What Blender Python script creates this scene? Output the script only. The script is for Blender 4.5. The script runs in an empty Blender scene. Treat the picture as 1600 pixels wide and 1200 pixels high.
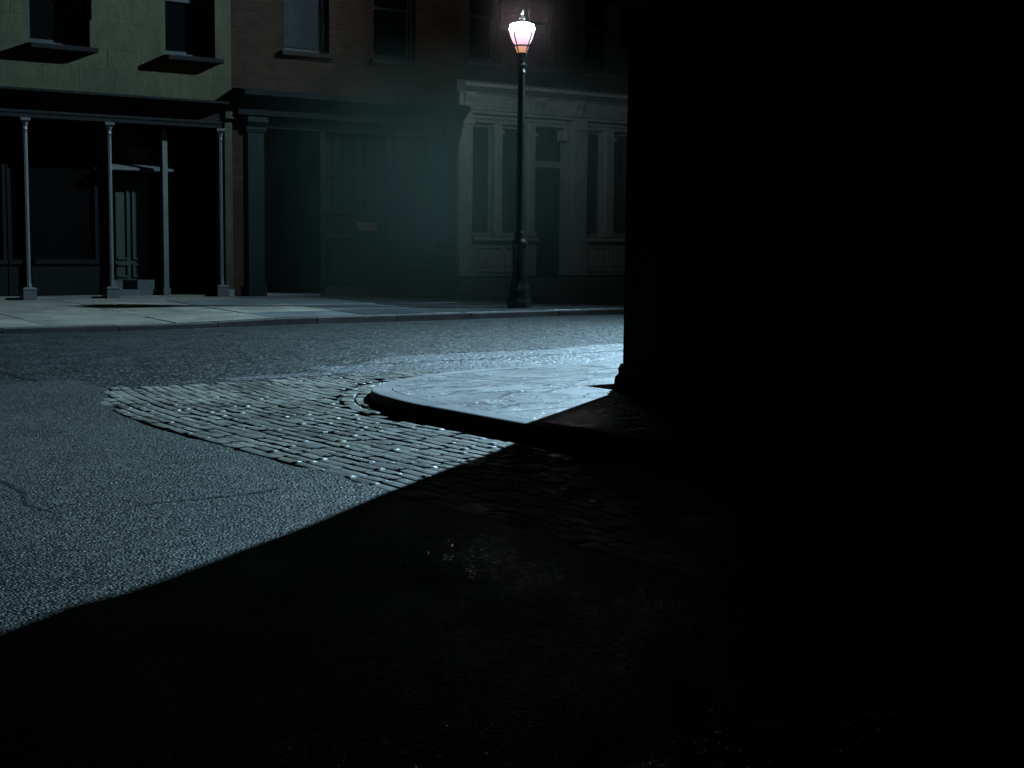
import bpy, bmesh, math, random
from mathutils import Vector, Matrix
random.seed(7)
R = math.radians
scene = bpy.context.scene
C = scene.collection

# ------------------------------------------------------------------ street frame
# s runs along the far facades (to the right and away), p from the far facades towards the near kerb, z up
A = R(36.687)
OX, OY = -1.0036, 27.7763
DX, DY = math.cos(A), math.sin(A)
NX, NY = math.sin(A), -math.cos(A)
def W(s, p, z=0.0):
    return Vector((OX + DX*s + NX*p, OY + DY*s + NY*p, z))

# ------------------------------------------------------------------ camera
cam_data = bpy.data.cameras.new("camera")
cam = bpy.data.objects.new("camera", cam_data)
C.objects.link(cam)
cam_data.sensor_width = 36.0
cam_data.lens = 36.0*2250/1600
cam_data.clip_start = 0.05
cam_data.clip_end = 2000
cam.matrix_world = (Matrix.Translation((0, 0, 1.25))
                    @ Matrix.Rotation(R(90) - math.atan(230/2250), 4, 'X')
                    @ Matrix.Rotation(R(0.6), 4, 'Z'))
scene.camera = cam

# ------------------------------------------------------------------ night sky
world = bpy.data.worlds.new("World")
scene.world = world
world.use_nodes = True
wn = world.node_tree.nodes
bg = wn["Background"]
sky = wn.new("ShaderNodeTexSky")
sky.sky_type = 'NISHITA'
sky.sun_disc = False
sky.sun_elevation = R(4)
sky.sun_rotation = R(20)
world.node_tree.links.new(sky.outputs[0], bg.inputs[0])
bg.inputs[1].default_value = 0.00002

# ------------------------------------------------------------------ the lamp round the corner: one hard light, high above the main road
SPOT_P = W(4.4, 6.1, 9.0)
SPOT_T = W(4.4-60.0, 6.1+21.8, 0.0)
ld = bpy.data.lights.new("arc_lamp", 'SPOT')
ld.energy = 27500
ld.color = (0.49, 0.80, 1.03)
ld.spot_size = R(134)
ld.spot_blend = 1.0
ld.shadow_soft_size = 0.085
lo = bpy.data.objects.new("arc_lamp", ld)
C.objects.link(lo)
lo.location = SPOT_P
lo.rotation_euler = (SPOT_T - SPOT_P).to_track_quat('-Z', 'Y').to_euler()

scene.view_settings.view_transform = 'Standard'
scene.view_settings.look = 'None'
scene.view_settings.exposure = 0
scene.view_settings.gamma = 1
scene.view_settings.use_curve_mapping = False
scene.render.engine = 'CYCLES'
scene.cycles.use_denoising = True
scene.cycles.max_bounces = 4
scene.cycles.diffuse_bounces = 0
scene.cycles.volume_bounces = 0
scene.cycles.sample_clamp_indirect = 3
scene.cycles.sample_clamp_direct = 0
scene.cycles.volume_step_rate = 1.0
scene.cycles.volume_max_steps = 128

# ================================================================== materials
def new_mat(name):
    m = bpy.data.materials.new(name)
    m.use_nodes = True
    nt = m.node_tree
    b = nt.nodes["Principled BSDF"]
    return m, nt, b

class NT:
    """small helper round a node tree"""
    def __init__(self, nt):
        self.nt = nt
        self.co = nt.nodes.new("ShaderNodeTexCoord").outputs["Object"]
    def n(self, t, **kw):
        x = self.nt.nodes.new(t)
        for k, v in kw.items():
            setattr(x, k, v)
        return x
    def l(self, a, b):
        self.nt.links.new(a, b)
    def noise(self, scale, detail=4, rough=0.6, vec=None, dist=0.0):
        x = self.n("ShaderNodeTexNoise")
        x.inputs["Scale"].default_value = scale
        x.inputs["Detail"].default_value = detail
        x.inputs["Roughness"].default_value = rough
        x.inputs["Distortion"].default_value = dist
        self.l(vec or self.co, x.inputs["Vector"])
        return x.outputs["Fac"]
    def voro(self, scale, vec=None, feature='F1'):
        x = self.n("ShaderNodeTexVoronoi", feature=feature)
        x.inputs["Scale"].default_value = scale
        self.l(vec or self.co, x.inputs["Vector"])
        return x
    def ramp(self, fac, stops):
        x = self.n("ShaderNodeValToRGB")
        els = x.color_ramp.elements
        while len(els) < len(stops):
            els.new(0.5)
        for e, (p, c) in zip(els, stops):
            e.position = p
            e.color = (c[0], c[1], c[2], 1) if not isinstance(c, (int, float)) else (c, c, c, 1)
        self.l(fac, x.inputs[0])
        return x.outputs[0]
    def mix(self, fac, a, b, blend='MIX'):
        x = self.n("ShaderNodeMix", data_type='RGBA', blend_type=blend)
        for sock, v in ((x.inputs[0], fac), (x.inputs[6], a), (x.inputs[7], b)):
            if isinstance(v, (int, float)):
                sock.default_value = v
            elif isinstance(v, tuple):
                sock.default_value = (*v, 1)
            else:
                self.l(v, sock)
        return x.outputs[2]
    def math(self, op, a, b=0.5):
        x = self.n("ShaderNodeMath", operation=op)
        for sock, v in ((x.inputs[0], a), (x.inputs[1], b)):
            if isinstance(v, (int, float)):
                sock.default_value = v
            else:
                self.l(v, sock)
        return x.outputs[0]
    def vmath(self, op, a, b):
        x = self.n("ShaderNodeVectorMath", operation=op)
        for sock, v in ((x.inputs[0], a), (x.inputs[1], b)):
            if isinstance(v, tuple):
                sock.default_value = v
            else:
                self.l(v, sock)
        return x.outputs[0]
    def bump(self, h, strength, dist, normal=None):
        x = self.n("ShaderNodeBump")
        x.inputs["Strength"].default_value = strength
        x.inputs["Distance"].default_value = dist
        self.l(h, x.inputs["Height"])
        if normal:
            self.l(normal, x.inputs["Normal"])
        return x.outputs[0]
    def mapping(self, scale, vec=None):
        x = self.n("ShaderNodeMapping")
        x.inputs["Scale"].default_value = scale
        self.l(vec or self.co, x.inputs["Vector"])
        return x.outputs[0]
    def obj_random(self):
        return self.n("ShaderNodeObjectInfo").outputs["Random"]

def facets(t, scale, k, normal):
    """tilt the normal of each small stone chip its own way"""
    v = t.voro(scale)
    o = t.vmath('SUBTRACT', v.outputs["Color"], (0.5, 0.5, 0.5))
    sc = t.n("ShaderNodeVectorMath", operation='SCALE')
    t.l(o, sc.inputs[0]); sc.inputs["Scale"].default_value = k
    a = t.vmath('ADD', normal, sc.outputs[0])
    nn = t.n("ShaderNodeVectorMath", operation='NORMALIZE')
    t.l(a, nn.inputs[0])
    return nn.outputs[0], v

def asphalt(name, dark, light, rough, chip, k, bump_d, patch, spec=0.38, wet_r=0.16):
    m, nt, b = new_mat(name)
    t = NT(nt)
    big = t.noise(patch, 5, 0.6)
    mid = t.noise(2.2, 5, 0.65)
    fine = t.noise(90, 3, 0.6)
    col = t.ramp(big, [(0.30, dark), (0.72, light)])
    col = t.mix(0.35, col, t.ramp(mid, [(0.3, dark), (0.75, light)]))
    v0 = t.voro(chip)
    stone = t.ramp(v0.outputs["Color"], [(0.0, (0.55, 0.55, 0.55)), (0.82, (1.15, 1.15, 1.12)), (0.93, (1.6, 1.6, 1.5)), (1.0, (4.0, 4.0, 3.8))])  # palest chips are painted glints, on top of the random stone tone
    col = t.mix(1.0, col, stone, 'MULTIPLY')
    t.l(col, b.inputs["Base Color"])
    r = t.ramp(mid, [(0.3, rough - 0.1), (0.7, rough + 0.12)])
    wet = t.ramp(v0.outputs["Color"], [(0.80, 0.0), (0.90, 1.0)])
    r = t.mix(wet, r, (wet_r, wet_r, wet_r))
    t.l(r, b.inputs["Roughness"])
    h = t.math('ADD', t.math('MULTIPLY', v0.outputs["Distance"], -1.0), t.math('MULTIPLY', fine, 0.6))
    h = t.math('ADD', h, t.math('MULTIPLY', t.noise(14, 4, 0.6), 1.2))
    bn = t.bump(h, 1.0, bump_d)
    nrm, _ = facets(t, chip, k, bn)
    t.l(nrm, b.inputs["Normal"])
    b.inputs["Specular IOR Level"].default_value = spec
    return m

M = {}
M['asphalt_main'] = asphalt('dark_worn_asphalt', (0.008, 0.0115, 0.009), (0.022, 0.028, 0.023), 0.50, 28, 0.52, 0.012, 0.35, 0.36, 0.12)
M['asphalt_side'] = asphalt('coarse_wet_asphalt', (0.026, 0.032, 0.027), (0.100, 0.106, 0.094), 0.50, 74, 0.58, 0.010, 0.30, 0.16, 0.55)

def concrete(name, dark, light, rough, rel, flakes=False):
    m, nt, b = new_mat(name)
    t = NT(nt)
    n1 = t.noise(1.6, 6, 0.62, dist=0.3)
    n2 = t.noise(26, 4, 0.6)
    col = t.ramp(n1, [(0.28, dark), (0.7, light)])
    col = t.mix(0.25, col, t.ramp(n2, [(0.3, dark), (0.7, light)]))
    rnd = t.ramp(t.obj_random(), [(0, 0.85), (1, 1.1)])
    col = t.mix(1.0, col, rnd, 'MULTIPLY')
    h = t.math('ADD', t.math('MULTIPLY', n2, 0.35), t.math('MULTIPLY', t.noise(120, 2), 0.12))
    if flakes:   # skin of the concrete spalled off in shallow islands
        isl = t.noise(2.6, 5, 0.55, t.mapping((1.0, 1.0, 1.0)), 1.4)
        st = t.ramp(isl, [(0.455, 0.0), (0.475, 1.0)])
        st2 = t.ramp(t.noise(5.0, 4, 0.5, dist=1.0), [(0.38, 0.0), (0.41, 1.0)])
        lay = t.math('MULTIPLY', st, st2)
        h = t.math('ADD', h, t.math('MULTIPLY', lay, 1.0))
        col = t.mix(t.math('SUBTRACT', 1.0, lay), col, t.mix(0.5, col, dark))
        rim = t.ramp(isl, [(0.430, 0.0), (0.462, 1.0), (0.490, 0.0)])
        rim2 = t.ramp(t.noise(1.3, 5, 0.6, dist=2.0), [(0.50, 0.0), (0.525, 1.0), (0.55, 0.0)])
        rim = t.math('MULTIPLY', t.math('MAXIMUM', rim, rim2), t.ramp(t.noise(3.3, 3), [(0.38, 0.0), (0.50, 0.9)]))
        col = t.mix(rim, col, (0.045, 0.045, 0.04))
    t.l(col, b.inputs["Base Color"])
    t.l(t.ramp(n1, [(0.3, rough - 0.1), (0.7, rough + 0.1)]), b.inputs["Roughness"])
    t.l(t.bump(h, 1.0, rel), b.inputs["Normal"])
    return m
M['concrete_near'] = concrete('flaking_concrete', (0.25, 0.25, 0.245), (0.50, 0.50, 0.495), 0.47, 0.006, True)
M['concrete_far'] = concrete('grey_concrete', (0.10, 0.092, 0.070), (0.24, 0.220, 0.172), 0.60, 0.009)
M['dimmed_paving'] = concrete('wet_paving_painted_dim', (0.022, 0.026, 0.026), (0.060, 0.066, 0.066), 0.36, 0.008)  # wet slabs, colour darkened to stand in for dim light at the right
M['mid_concrete'] = concrete('mid_grey_concrete', (0.06, 0.068, 0.066), (0.14, 0.15, 0.148), 0.45, 0.007)  # middle step of that painted dimming; plain concrete on the door step
M['gutter'] = asphalt('wet_gutter', (0.04, 0.043, 0.045), (0.07, 0.074, 0.078), 0.50, 26, 0.42, 0.010, 0.9, 1.0, 0.3)
M['kerb_near'] = concrete('dull_concrete_kerb', (0.26, 0.255, 0.25), (0.42, 0.415, 0.41), 0.7, 0.004)
M['kerb_near'].node_tree.nodes['Principled BSDF'].inputs['Specular IOR Level'].default_value = 0.12
M['kerbstone'] = concrete('granite_kerb', (0.035, 0.031, 0.028), (0.085, 0.078, 0.072), 0.42, 0.006)

def granite():
    m, nt, b = new_mat('worn_granite_sett')
    t = NT(nt)
    # world-space noise so alike meshes do not repeat
    pos = t.n("ShaderNodeNewGeometry").outputs["Position"]
    n1 = t.noise(9, 5, 0.6, pos)
    n2 = t.noise(60, 3, 0.6, pos)
    base = t.ramp(t.obj_random(), [(0, (0.132, 0.136, 0.109)), (0.4, (0.219, 0.222, 0.184)), (0.75, (0.263, 0.250, 0.180)), (1, (0.351, 0.347, 0.293))])
    col = t.mix(0.5, base, t.ramp(n1, [(0.3, (0.132, 0.130, 0.094)), (0.7, (0.351, 0.347, 0.283))]))
    mud = t.ramp(t.noise(1.7, 5, 0.65, pos, 0.6), [(0.38, 0.0), (0.60, 0.9)])
    col = t.mix(mud, col, (0.077, 0.074, 0.052))
    t.l(col, b.inputs["Base Color"])
    t.l(t.ramp(t.noise(3, 4, 0.6, pos), [(0.36, 0.44), (0.47, 0.58), (0.65, 0.78)]), b.inputs["Roughness"])
    h = t.math('ADD', n1, t.math('MULTIPLY', n2, 0.35))
    t.l(t.bump(h, 1.0, 0.011), b.inputs["Normal"])
    return m
M['sett'] = granite()

def stucco():
    m, nt, b = new_mat('weathered_stucco')
    t = NT(nt)
    n1 = t.noise(1.4, 6, 0.65, dist=0.5)
    n2 = t.noise(5.5, 8, 0.75, t.mapping((1, 1, 0.5)), 0.15)
    n3 = t.noise(45, 3)
    col = t.ramp(n1, [(0.3, (0.0496, 0.0468, 0.0224)), (0.55, (0.0835, 0.0779, 0.0410)), (0.75, (0.1043, 0.0955, 0.0583))])
    col = t.mix(0.6, col, t.ramp(n2, [(0.32, (0.0313, 0.0301, 0.0140)), (0.7, (0.0966, 0.0879, 0.0512))]))
    col = t.mix(1.0, col, t.ramp(t.obj_random(), [(0, 0.93), (1, 1.04)]), 'MULTIPLY')
    stain = t.ramp(t.noise(2.2, 7, 0.7, t.mapping((1.6, 1.6, 0.35)), 0.4), [(0.42, 0.0), (0.66, 0.6)])
    col = t.mix(stain, col, (0.045, 0.052, 0.034))
    t.l(col, b.inputs["Base Color"])
    b.inputs["Roughness"].default_value = 0.9
    b.inputs["Specular IOR Level"].default_value = 0.15
    h = t.math('ADD', t.math('ADD', n2, t.math('MULTIPLY', n3, 0.2)), t.math('MULTIPLY', n1, 0.8))
    t.l(t.bump(h, 1.0, 0.012), b.inputs["Normal"])
    return m
M['stucco'] = stucco()

def brickwork(name, c1, c2, mortar):
    m, nt, b = new_mat(name)
    t = NT(nt)
    sep = t.n("ShaderNodeSeparateXYZ"); t.l(t.co, sep.inputs[0])
    cmb = t.n("ShaderNodeCombineXYZ")
    t.l(t.math('ADD', sep.outputs[0], sep.outputs[1]), cmb.inputs[0]); t.l(sep.outputs[2], cmb.inputs[1])
    br = t.n("ShaderNodeTexBrick")
    t.l(cmb.outputs[0], br.inputs["Vector"])
    br.inputs["Scale"].default_value = 1.0
    br.inputs["Brick Width"].default_value = 0.215
    br.inputs["Row Height"].default_value = 0.075
    br.inputs["Mortar Size"].default_value = 0.006
    br.inputs["Color1"].default_value = (*c1, 1); br.inputs["Color2"].default_value = (*c2, 1)
    br.inputs["Mortar"].default_value = (*mortar, 1)
    n1 = t.noise(1.1, 5, 0.65)
    col = t.mix(1.0, br.outputs["Color"], t.ramp(n1, [(0.3, 0.55), (0.7, 1.25)]), 'MULTIPLY')
    t.l(col, b.inputs["Base Color"])
    b.inputs["Roughness"].default_value = 0.9
    b.inputs["Specular IOR Level"].default_value = 0.1
    h = t.math('ADD', t.math('MULTIPLY', br.outputs["Fac"], -1.0), t.math('MULTIPLY', t.noise(40, 3), 0.4))
    t.l(t.bump(h, 0.8, 0.006), b.inputs["Normal"])
    return m
M['brick'] = brickwork('old_red_brick', (0.036, 0.020, 0.012), (0.050, 0.029, 0.018), (0.045, 0.034, 0.024))
M['brick_dark'] = brickwork('sooty_brick', (0.032, 0.026, 0.022), (0.046, 0.036, 0.03), (0.045, 0.04, 0.035))

def paint(name, c, rough=0.55, var=0.35, grain=(1, 1, 0.15), bump=0.003):
    m, nt, b = new_mat(name)
    t = NT(nt)
    n1 = t.noise(2.5, 6, 0.65)
    n2 = t.noise(18, 4, 0.6, t.mapping(grain))
    d = tuple(x*(1 - var) for x in c); u = tuple(min(1, x*(1 + var*0.6)) for x in c)
    col = t.mix(0.5, t.ramp(n1, [(0.3, d), (0.7, u)]), t.ramp(n2, [(0.3, d), (0.7, u)]))
    t.l(col, b.inputs["Base Color"])
    t.l(t.ramp(n1, [(0.3, rough - 0.1), (0.7, rough + 0.1)]), b.inputs["Roughness"])
    t.l(t.bump(n2, 0.8, bump), b.inputs["Normal"])
    return m
M['grey_paint'] = paint('peeling_grey_paint', (0.56, 0.60, 0.60))
M['green_paint'] = paint('dark_green_paint', (0.014, 0.021, 0.018), 0.6)
M['soot_stone'] = paint('sooty_stone_trim', (0.045, 0.045, 0.040), 0.8)
M['dim_paint'] = paint('faded_grey_green_paint', (0.11, 0.12, 0.105), 0.6)
M['green_paint'].node_tree.nodes['Principled BSDF'].inputs['Specular IOR Level'].default_value = 0.2
M['green_paint'].node_tree.nodes['Principled BSDF'].inputs['Specular IOR Level'].default_value = 0.1
M['black_paint'] = paint('black_paint', (0.014, 0.015, 0.0145), 0.55)
M['door_paint'] = paint('dull_green_door_paint', (0.036, 0.042, 0.028), 0.7)
M['iron'] = paint('painted_cast_iron', (0.11, 0.115, 0.11), 0.30, 0.25, (1, 1, 1), 0.001)
M['lamp_iron'] = paint('dark_green_cast_iron', (0.014, 0.017, 0.016), 0.28, 0.25, (1, 1, 1), 0.0015)
M['lamp_iron'].node_tree.nodes['Principled BSDF'].inputs['Specular IOR Level'].default_value = 1.0
M['brown_wood'] = paint('brown_weathered_wood', (0.09, 0.055, 0.04), 0.6)
M['sign_paint'] = paint('tan_sign_paint', (0.22, 0.13, 0.08), 0.6, 0.2)
M['stone'] = concrete('grey_stone_trim', (0.15, 0.155, 0.15), (0.26, 0.26, 0.25), 0.7, 0.004)
M['blind'] = paint('drawn_canvas_blind', (0.007, 0.010, 0.008), 0.85, 0.15)
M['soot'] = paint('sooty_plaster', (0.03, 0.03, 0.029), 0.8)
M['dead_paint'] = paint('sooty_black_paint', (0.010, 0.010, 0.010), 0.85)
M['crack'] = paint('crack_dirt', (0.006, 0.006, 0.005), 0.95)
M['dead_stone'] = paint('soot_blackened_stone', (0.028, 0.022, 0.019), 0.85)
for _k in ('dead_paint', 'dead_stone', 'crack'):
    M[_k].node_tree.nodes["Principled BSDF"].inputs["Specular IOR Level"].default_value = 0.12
M['dull_black'] = paint('dull_black_paint', (0.016, 0.016, 0.014), 0.85)
M['dull_black'].node_tree.nodes['Principled BSDF'].inputs['Specular IOR Level'].default_value = 0.1
M['spall'] = paint('dirt_in_spalls', (0.06, 0.058, 0.052), 0.9)
M['mortar'] = paint('dark_joint_dirt', (0.035, 0.033, 0.029), 0.9, 0.4, (1, 1, 1), 0.006)
M['earth'] = paint('bare_earth', (0.05, 0.045, 0.04), 0.9)

def glass(name, tint, rough=0.08):
    m, nt, b = new_mat(name)
    t = NT(nt)
    b.inputs["Base Color"].default_value = (*tint, 1)
    t.l(t.ramp(t.noise(2.5, 5), [(0.3, rough), (0.7, rough + 0.06)]), b.inputs["Roughness"])
    b.inputs["Specular IOR Level"].default_value = 0.5
    t.l(t.bump(t.noise(3, 2), 0.15, 0.004), b.inputs["Normal"])
    return m
M['glass'] = glass('dirty_black_glass', (0.004, 0.005, 0.005), 0.03)
M['dead_glass'] = glass('soot_coated_glass', (0.004, 0.004, 0.004), 0.03)
M['dead_glass'].node_tree.nodes['Principled BSDF'].inputs['Specular IOR Level'].default_value = 0.1

def globe_mat():
    m, nt, b = new_mat('lit_opal_globe')
    t = NT(nt)
    sep = t.n("ShaderNodeSeparateXYZ"); t.l(t.co, sep.inputs[0])
    z = t.n("ShaderNodeMapRange")
    z.inputs["From Min"].default_value = 4.20; z.inputs["From Max"].default_value = 4.68
    t.l(sep.outputs[2], z.inputs["Value"])
    col = t.ramp(z.outputs[0], [(0.0, (1.0, 0.42, 0.18)), (0.20, (1.0, 0.48, 0.40)), (0.26, (1.0, 0.62, 0.74)), (0.55, (1.0, 0.68, 0.84)), (0.72, (1.0, 0.80, 0.88)), (0.78, (0.90, 0.98, 1.0))])
    st = t.ramp(z.outputs[0], [(0.0, 0.0042), (0.2, 0.0050), (0.28, 0.0066), (0.45, 0.0085), (0.62, 0.012), (0.72, 0.02), (0.78, 0.95), (0.94, 0.95)])
    t.l(col, b.inputs["Emission Color"])
    t.l(t.math('MULTIPLY', st, 160.0), b.inputs["Emission Strength"])
    b.inputs["Base Color"].default_value = (0.6, 0.55, 0.55, 1)
    b.inputs["Roughness"].default_value = 0.3
    return m
M['globe'] = globe_mat()

# ================================================================== builders
class MB:
    """collects shapes in street coordinates (s, p, z) and links them as one mesh object under a parent"""
    def __init__(self):
        self.bm = bmesh.new()
    def face(self, vs):
        try:
            return self.bm.faces.new(vs)
        except ValueError:
            return None
    def poly(self, pts):
        return self.face([self.bm.verts.new(q) for q in pts])
    def box(self, s0, s1, p0, p1, z0, z1, bev=0.0):
        if s1 < s0: s0, s1 = s1, s0
        if p1 < p0: p0, p1 = p1, p0
        if z1 < z0: z0, z1 = z1, z0
        if bev > 0:
            b = min(bev, (s1-s0)*0.4, (p1-p0)*0.4)
            # chamfer on the street-side edges
            prof = [(s0, p0), (s1, p0), (s1, p1-b), (s1-b, p1), (s0+b, p1), (s0, p1-b)]
            lo = [self.bm.verts.new((a, c, z0)) for a, c in prof]
            hi = [self.bm.verts.new((a, c, z1)) for a, c in prof]
            n = len(prof)
            for i in range(n):
                self.face([lo[i], lo[(i+1) % n], hi[(i+1) % n], hi[i]])
            self.face(lo[::-1]); self.face(hi)
            return self
        v = [self.bm.verts.new((a, c, e)) for a in (s0, s1) for c in (p0, p1) for e in (z0, z1)]
        for f in ((0, 1, 3, 2), (4, 6, 7, 5), (0, 4, 5, 1), (2, 3, 7, 6), (0, 2, 6, 4), (1, 5, 7, 3)):
            self.face([v[i] for i in f])
        return self
    def extrude_s(self, prof, s0, s1):
        """profile of (p, z) swept along s"""
        a = [self.bm.verts.new((s0, p, z)) for p, z in prof]
        b = [self.bm.verts.new((s1, p, z)) for p, z in prof]
        n = len(prof)
        for i in range(n):
            self.face([a[i], a[(i+1) % n], b[(i+1) % n], b[i]])
        self.face(a); self.face(b[::-1])
        return self
    def extrude_p(self, prof, p0, p1):
        """profile of (s, z) swept along p"""
        a = [self.bm.verts.new((s, p0, z)) for s, z in prof]
        b = [self.bm.verts.new((s, p1, z)) for s, z in prof]
        n = len(prof)
        for i in range(n):
            self.face([a[i], a[(i+1) % n], b[(i+1) % n], b[i]])
        self.face(a[::-1]); self.face(b)
        return self
    def lathe(self, s, p, prof, seg=20, flute=0.0):
        rings = []
        for r, z in prof:
            ring = []
            for i in range(seg):
                rr = r*(1 - (flute if i % 2 else 0))
                a = 2*math.pi*i/seg
                ring.append(self.bm.verts.new((s + rr*math.cos(a), p + rr*math.sin(a), z)))
            rings.append(ring)
        for q in range(len(rings)-1):
            for i in range(seg):
                j = (i+1) % seg
                self.face([rings[q][i], rings[q][j], rings[q+1][j], rings[q+1][i]])
        self.face(rings[0][::-1]); self.face(rings[-1])
        return self
    def square_lathe(self, s, p, prof):
        rings = []
        for r, z in prof:
            rings.append([self.bm.verts.new((s + a*r, p + b*r, z)) for a, b in ((-1, -1), (1, -1), (1, 1), (-1, 1))])
        for q in range(len(rings)-1):
            for i in range(4):
                j = (i+1) % 4
                self.face([rings[q][i], rings[q][j], rings[q+1][j], rings[q+1][i]])
        self.face(rings[0][::-1]); self.face(rings[-1])
        return self
    def tube(self, pts, r, seg=8):
        pts = [Vector(q) for q in pts]
        rings = []
        for i, q in enumerate(pts):
            t = (pts[min(i+1, len(pts)-1)] - pts[max(i-1, 0)]).normalized()
            u = t.cross(Vector((0.31, 0.9, 0.2))).normalized(); w = t.cross(u)
            rings.append([self.bm.verts.new(q + (u*math.cos(2*math.pi*k/seg) + w*math.sin(2*math.pi*k/seg))*r) for k in range(seg)])
        for q in range(len(rings)-1):
            for i in range(seg):
                j = (i+1) % seg
                self.face([rings[q][i], rings[q][j], rings[q+1][j], rings[q+1][i]])
        self.face(rings[0][::-1]); self.face(rings[-1])
        return self
    def build(self, name, mat, parent=None, smooth=False, recalc=True):
        bm = self.bm
        # street coordinates -> right-handed local frame: x = s, y = -p
        o = ORIGIN.get(parent.name, (0, 0)) if parent else (0, 0)
        for v in bm.verts:
            v.co = Vector((v.co.x - o[0], -(v.co.y - o[1]), v.co.z))
        if recalc:
            bmesh.ops.recalc_face_normals(bm, faces=bm.faces)
        me = bpy.data.meshes.new(name)
        bm.to_mesh(me); bm.free()
        if smooth:
            for q in me.polygons:
                q.use_smooth = True
            try:
                me.set_sharp_from_angle(angle=R(38))
            except Exception:
                pass
        me.materials.append(mat)
        ob = bpy.data.objects.new(name, me)
        C.objects.link(ob)
        if parent:
            ob.parent = parent
            if parent.name in ORIGIN:
                ORIGIN[ob.name] = ORIGIN[parent.name]
        else:
            ob.location = W(0, 0, 0); ob.rotation_euler = (0, 0, A)
            ORIGIN[ob.name] = (0, 0)
        return ob

ORIGIN = {}
def thing(name, label, cat, s, p, group=None, kind=None):
    e = bpy.data.objects.new(name, None)
    e.empty_display_size = 0.3
    C.objects.link(e)
    e.location = W(s, p, 0); e.rotation_euler = (0, 0, A)
    ORIGIN[e.name] = (s, p)
    if label: e['label'] = label
    if cat: e['category'] = cat
    if group: e['group'] = group
    if kind: e['kind'] = kind
    return e

def structure(ob):
    ob['kind'] = 'structure'
    return ob

# ================================================================== the ground
def zwalk(s, p):
    """far pavement: kerb at the road edge, rising a little to the fronts on the left"""
    def lerp(a, b, t): return a + (b-a)*max(0, min(1, t))
    zk = lerp(0.062, 0.095, (s + 7.6)/1.2)
    zw = lerp(0.19, 0.10, (s + 5.0)/5.0)
    return lerp(zw, zk, p/4.8)

g = MB(); g.poly([(-400, 400, -0.25), (400, 400, -0.25), (400, -400, -0.25), (-400, -400, -0.25)])
structure(g.build('ground', M['earth']))

g = MB()
def grid(mb, s0, s1, p0, p1, n, m, zf, wob=0.0):
    vs = [[mb.bm.verts.new((s0+(s1-s0)*i/n, p0+(p1-p0)*j/m, zf(s0+(s1-s0)*i/n, p0+(p1-p0)*j/m))) for j in range(m+1)] for i in range(n+1)]
    for i in range(n):
        for j in range(m):
            mb.face([vs[i][j], vs[i+1][j], vs[i+1][j+1], vs[i][j+1]])
def zroad(s, p):
    """slight camber and old dips"""
    c = 0.03*math.sin(math.pi*max(0, min(1, (p-4.9)/(11.6-4.9))))
    return c + 0.006*math.sin(s*1.3+p*0.7) + 0.005*math.sin(s*0.6-p*1.9) - 0.004
grid(g, -45, 45, 4.9, 10.9, 180, 16, zroad)
grid(g, -11.6, -9.3, 10.9, 11.86, 12, 6, lambda s, p: zroad(s, 10.9) - 0.009*(p-10.9) - 0.05*max(0, p-11.66))
road = structure(g.build('main_road', M['asphalt_main'], recalc=True, smooth=True))

g = MB()
def zside(s, p):
    z = 0.006*math.sin(s*1.1+p*0.8) + 0.005*math.sin(s*2.3-p*1.3) - 0.004
    w = max(0, min(1, (p-10.9)/1.8))
    return z*w + zroad(s, 10.9)*(1-w)
ssv = [-60 + 47.0*i/50 for i in range(51)] + [None]*4
psv = [10.9 + 0.15*j for j in range(60)] + [20 + 40*j/40 for j in range(1, 41)]
def s_edge(p): return -12.105 + 0.072*max(0, 14.5-max(p, 11.6))**2 + 0.020*math.sin(p*4.3) + 0.016*math.sin(p*9.7+1) + 0.010*math.sin(p*23)
cols_ = []
for i in range(55):
    colv = []
    for p in psv:
        s = ssv[i] if i <= 50 else (-13.0 + (s_edge(p) + 13.0)*(i-50)/3 if i < 54 else s_edge(p) + 0.012)
        colv.append(g.bm.verts.new((s, p, zside(s, p) - (0.03 if i == 54 else -0.004 if i > 51 else 0))))
    cols_.append(colv)
for i in range(54):
    for j in range(len(psv)-1):
        g.face([cols_[i][j], cols_[i+1][j], cols_[i+1][j+1], cols_[i][j+1]])
side = structure(g.build('side_road', M['asphalt_side'], smooth=True))
g = MB()
grid(g, -12.12, -10.4, 19.6, 60, 4, 40, zside)
structure(g.build('side_road_edge', M['asphalt_side'], smooth=True))

# smooth wet gutter running along the near side of the main road
g = MB()
grid(g, -9.3, 45, 10.904, 12.13, 80, 4, lambda s, p: zroad(s, 10.9) - 0.012*math.sin(math.pi*(p-10.9)/1.23))
grid(g, -10.4, -9.3, 11.2, 11.62, 8, 3, lambda s, p: zroad(s, 10.9) - 0.004)
def gut_edge(s): return 10.30 + 0.10*math.sin(s*1.7) + 0.05*math.sin(s*4.1+1) + 0.6*max(0, -7.6-s)**1.2
cols_ = []
for i in range(161):
    s = -9.0 + 54.0*(i/160)**1.5
    p0 = min(gut_edge(s), 10.88)
    cols_.append([g.bm.verts.new((s, p0 + (10.903-p0)*j/4, zroad(s, p0 + (10.903-p0)*j/4) + 0.004)) for j in range(5)])
for i in range(160):
    for j in range(4):
        g.face([cols_[i][j], cols_[i+1][j], cols_[i+1][j+1], cols_[i][j+1]])
structure(g.build('gutter', M['gutter'], smooth=True))

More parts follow.
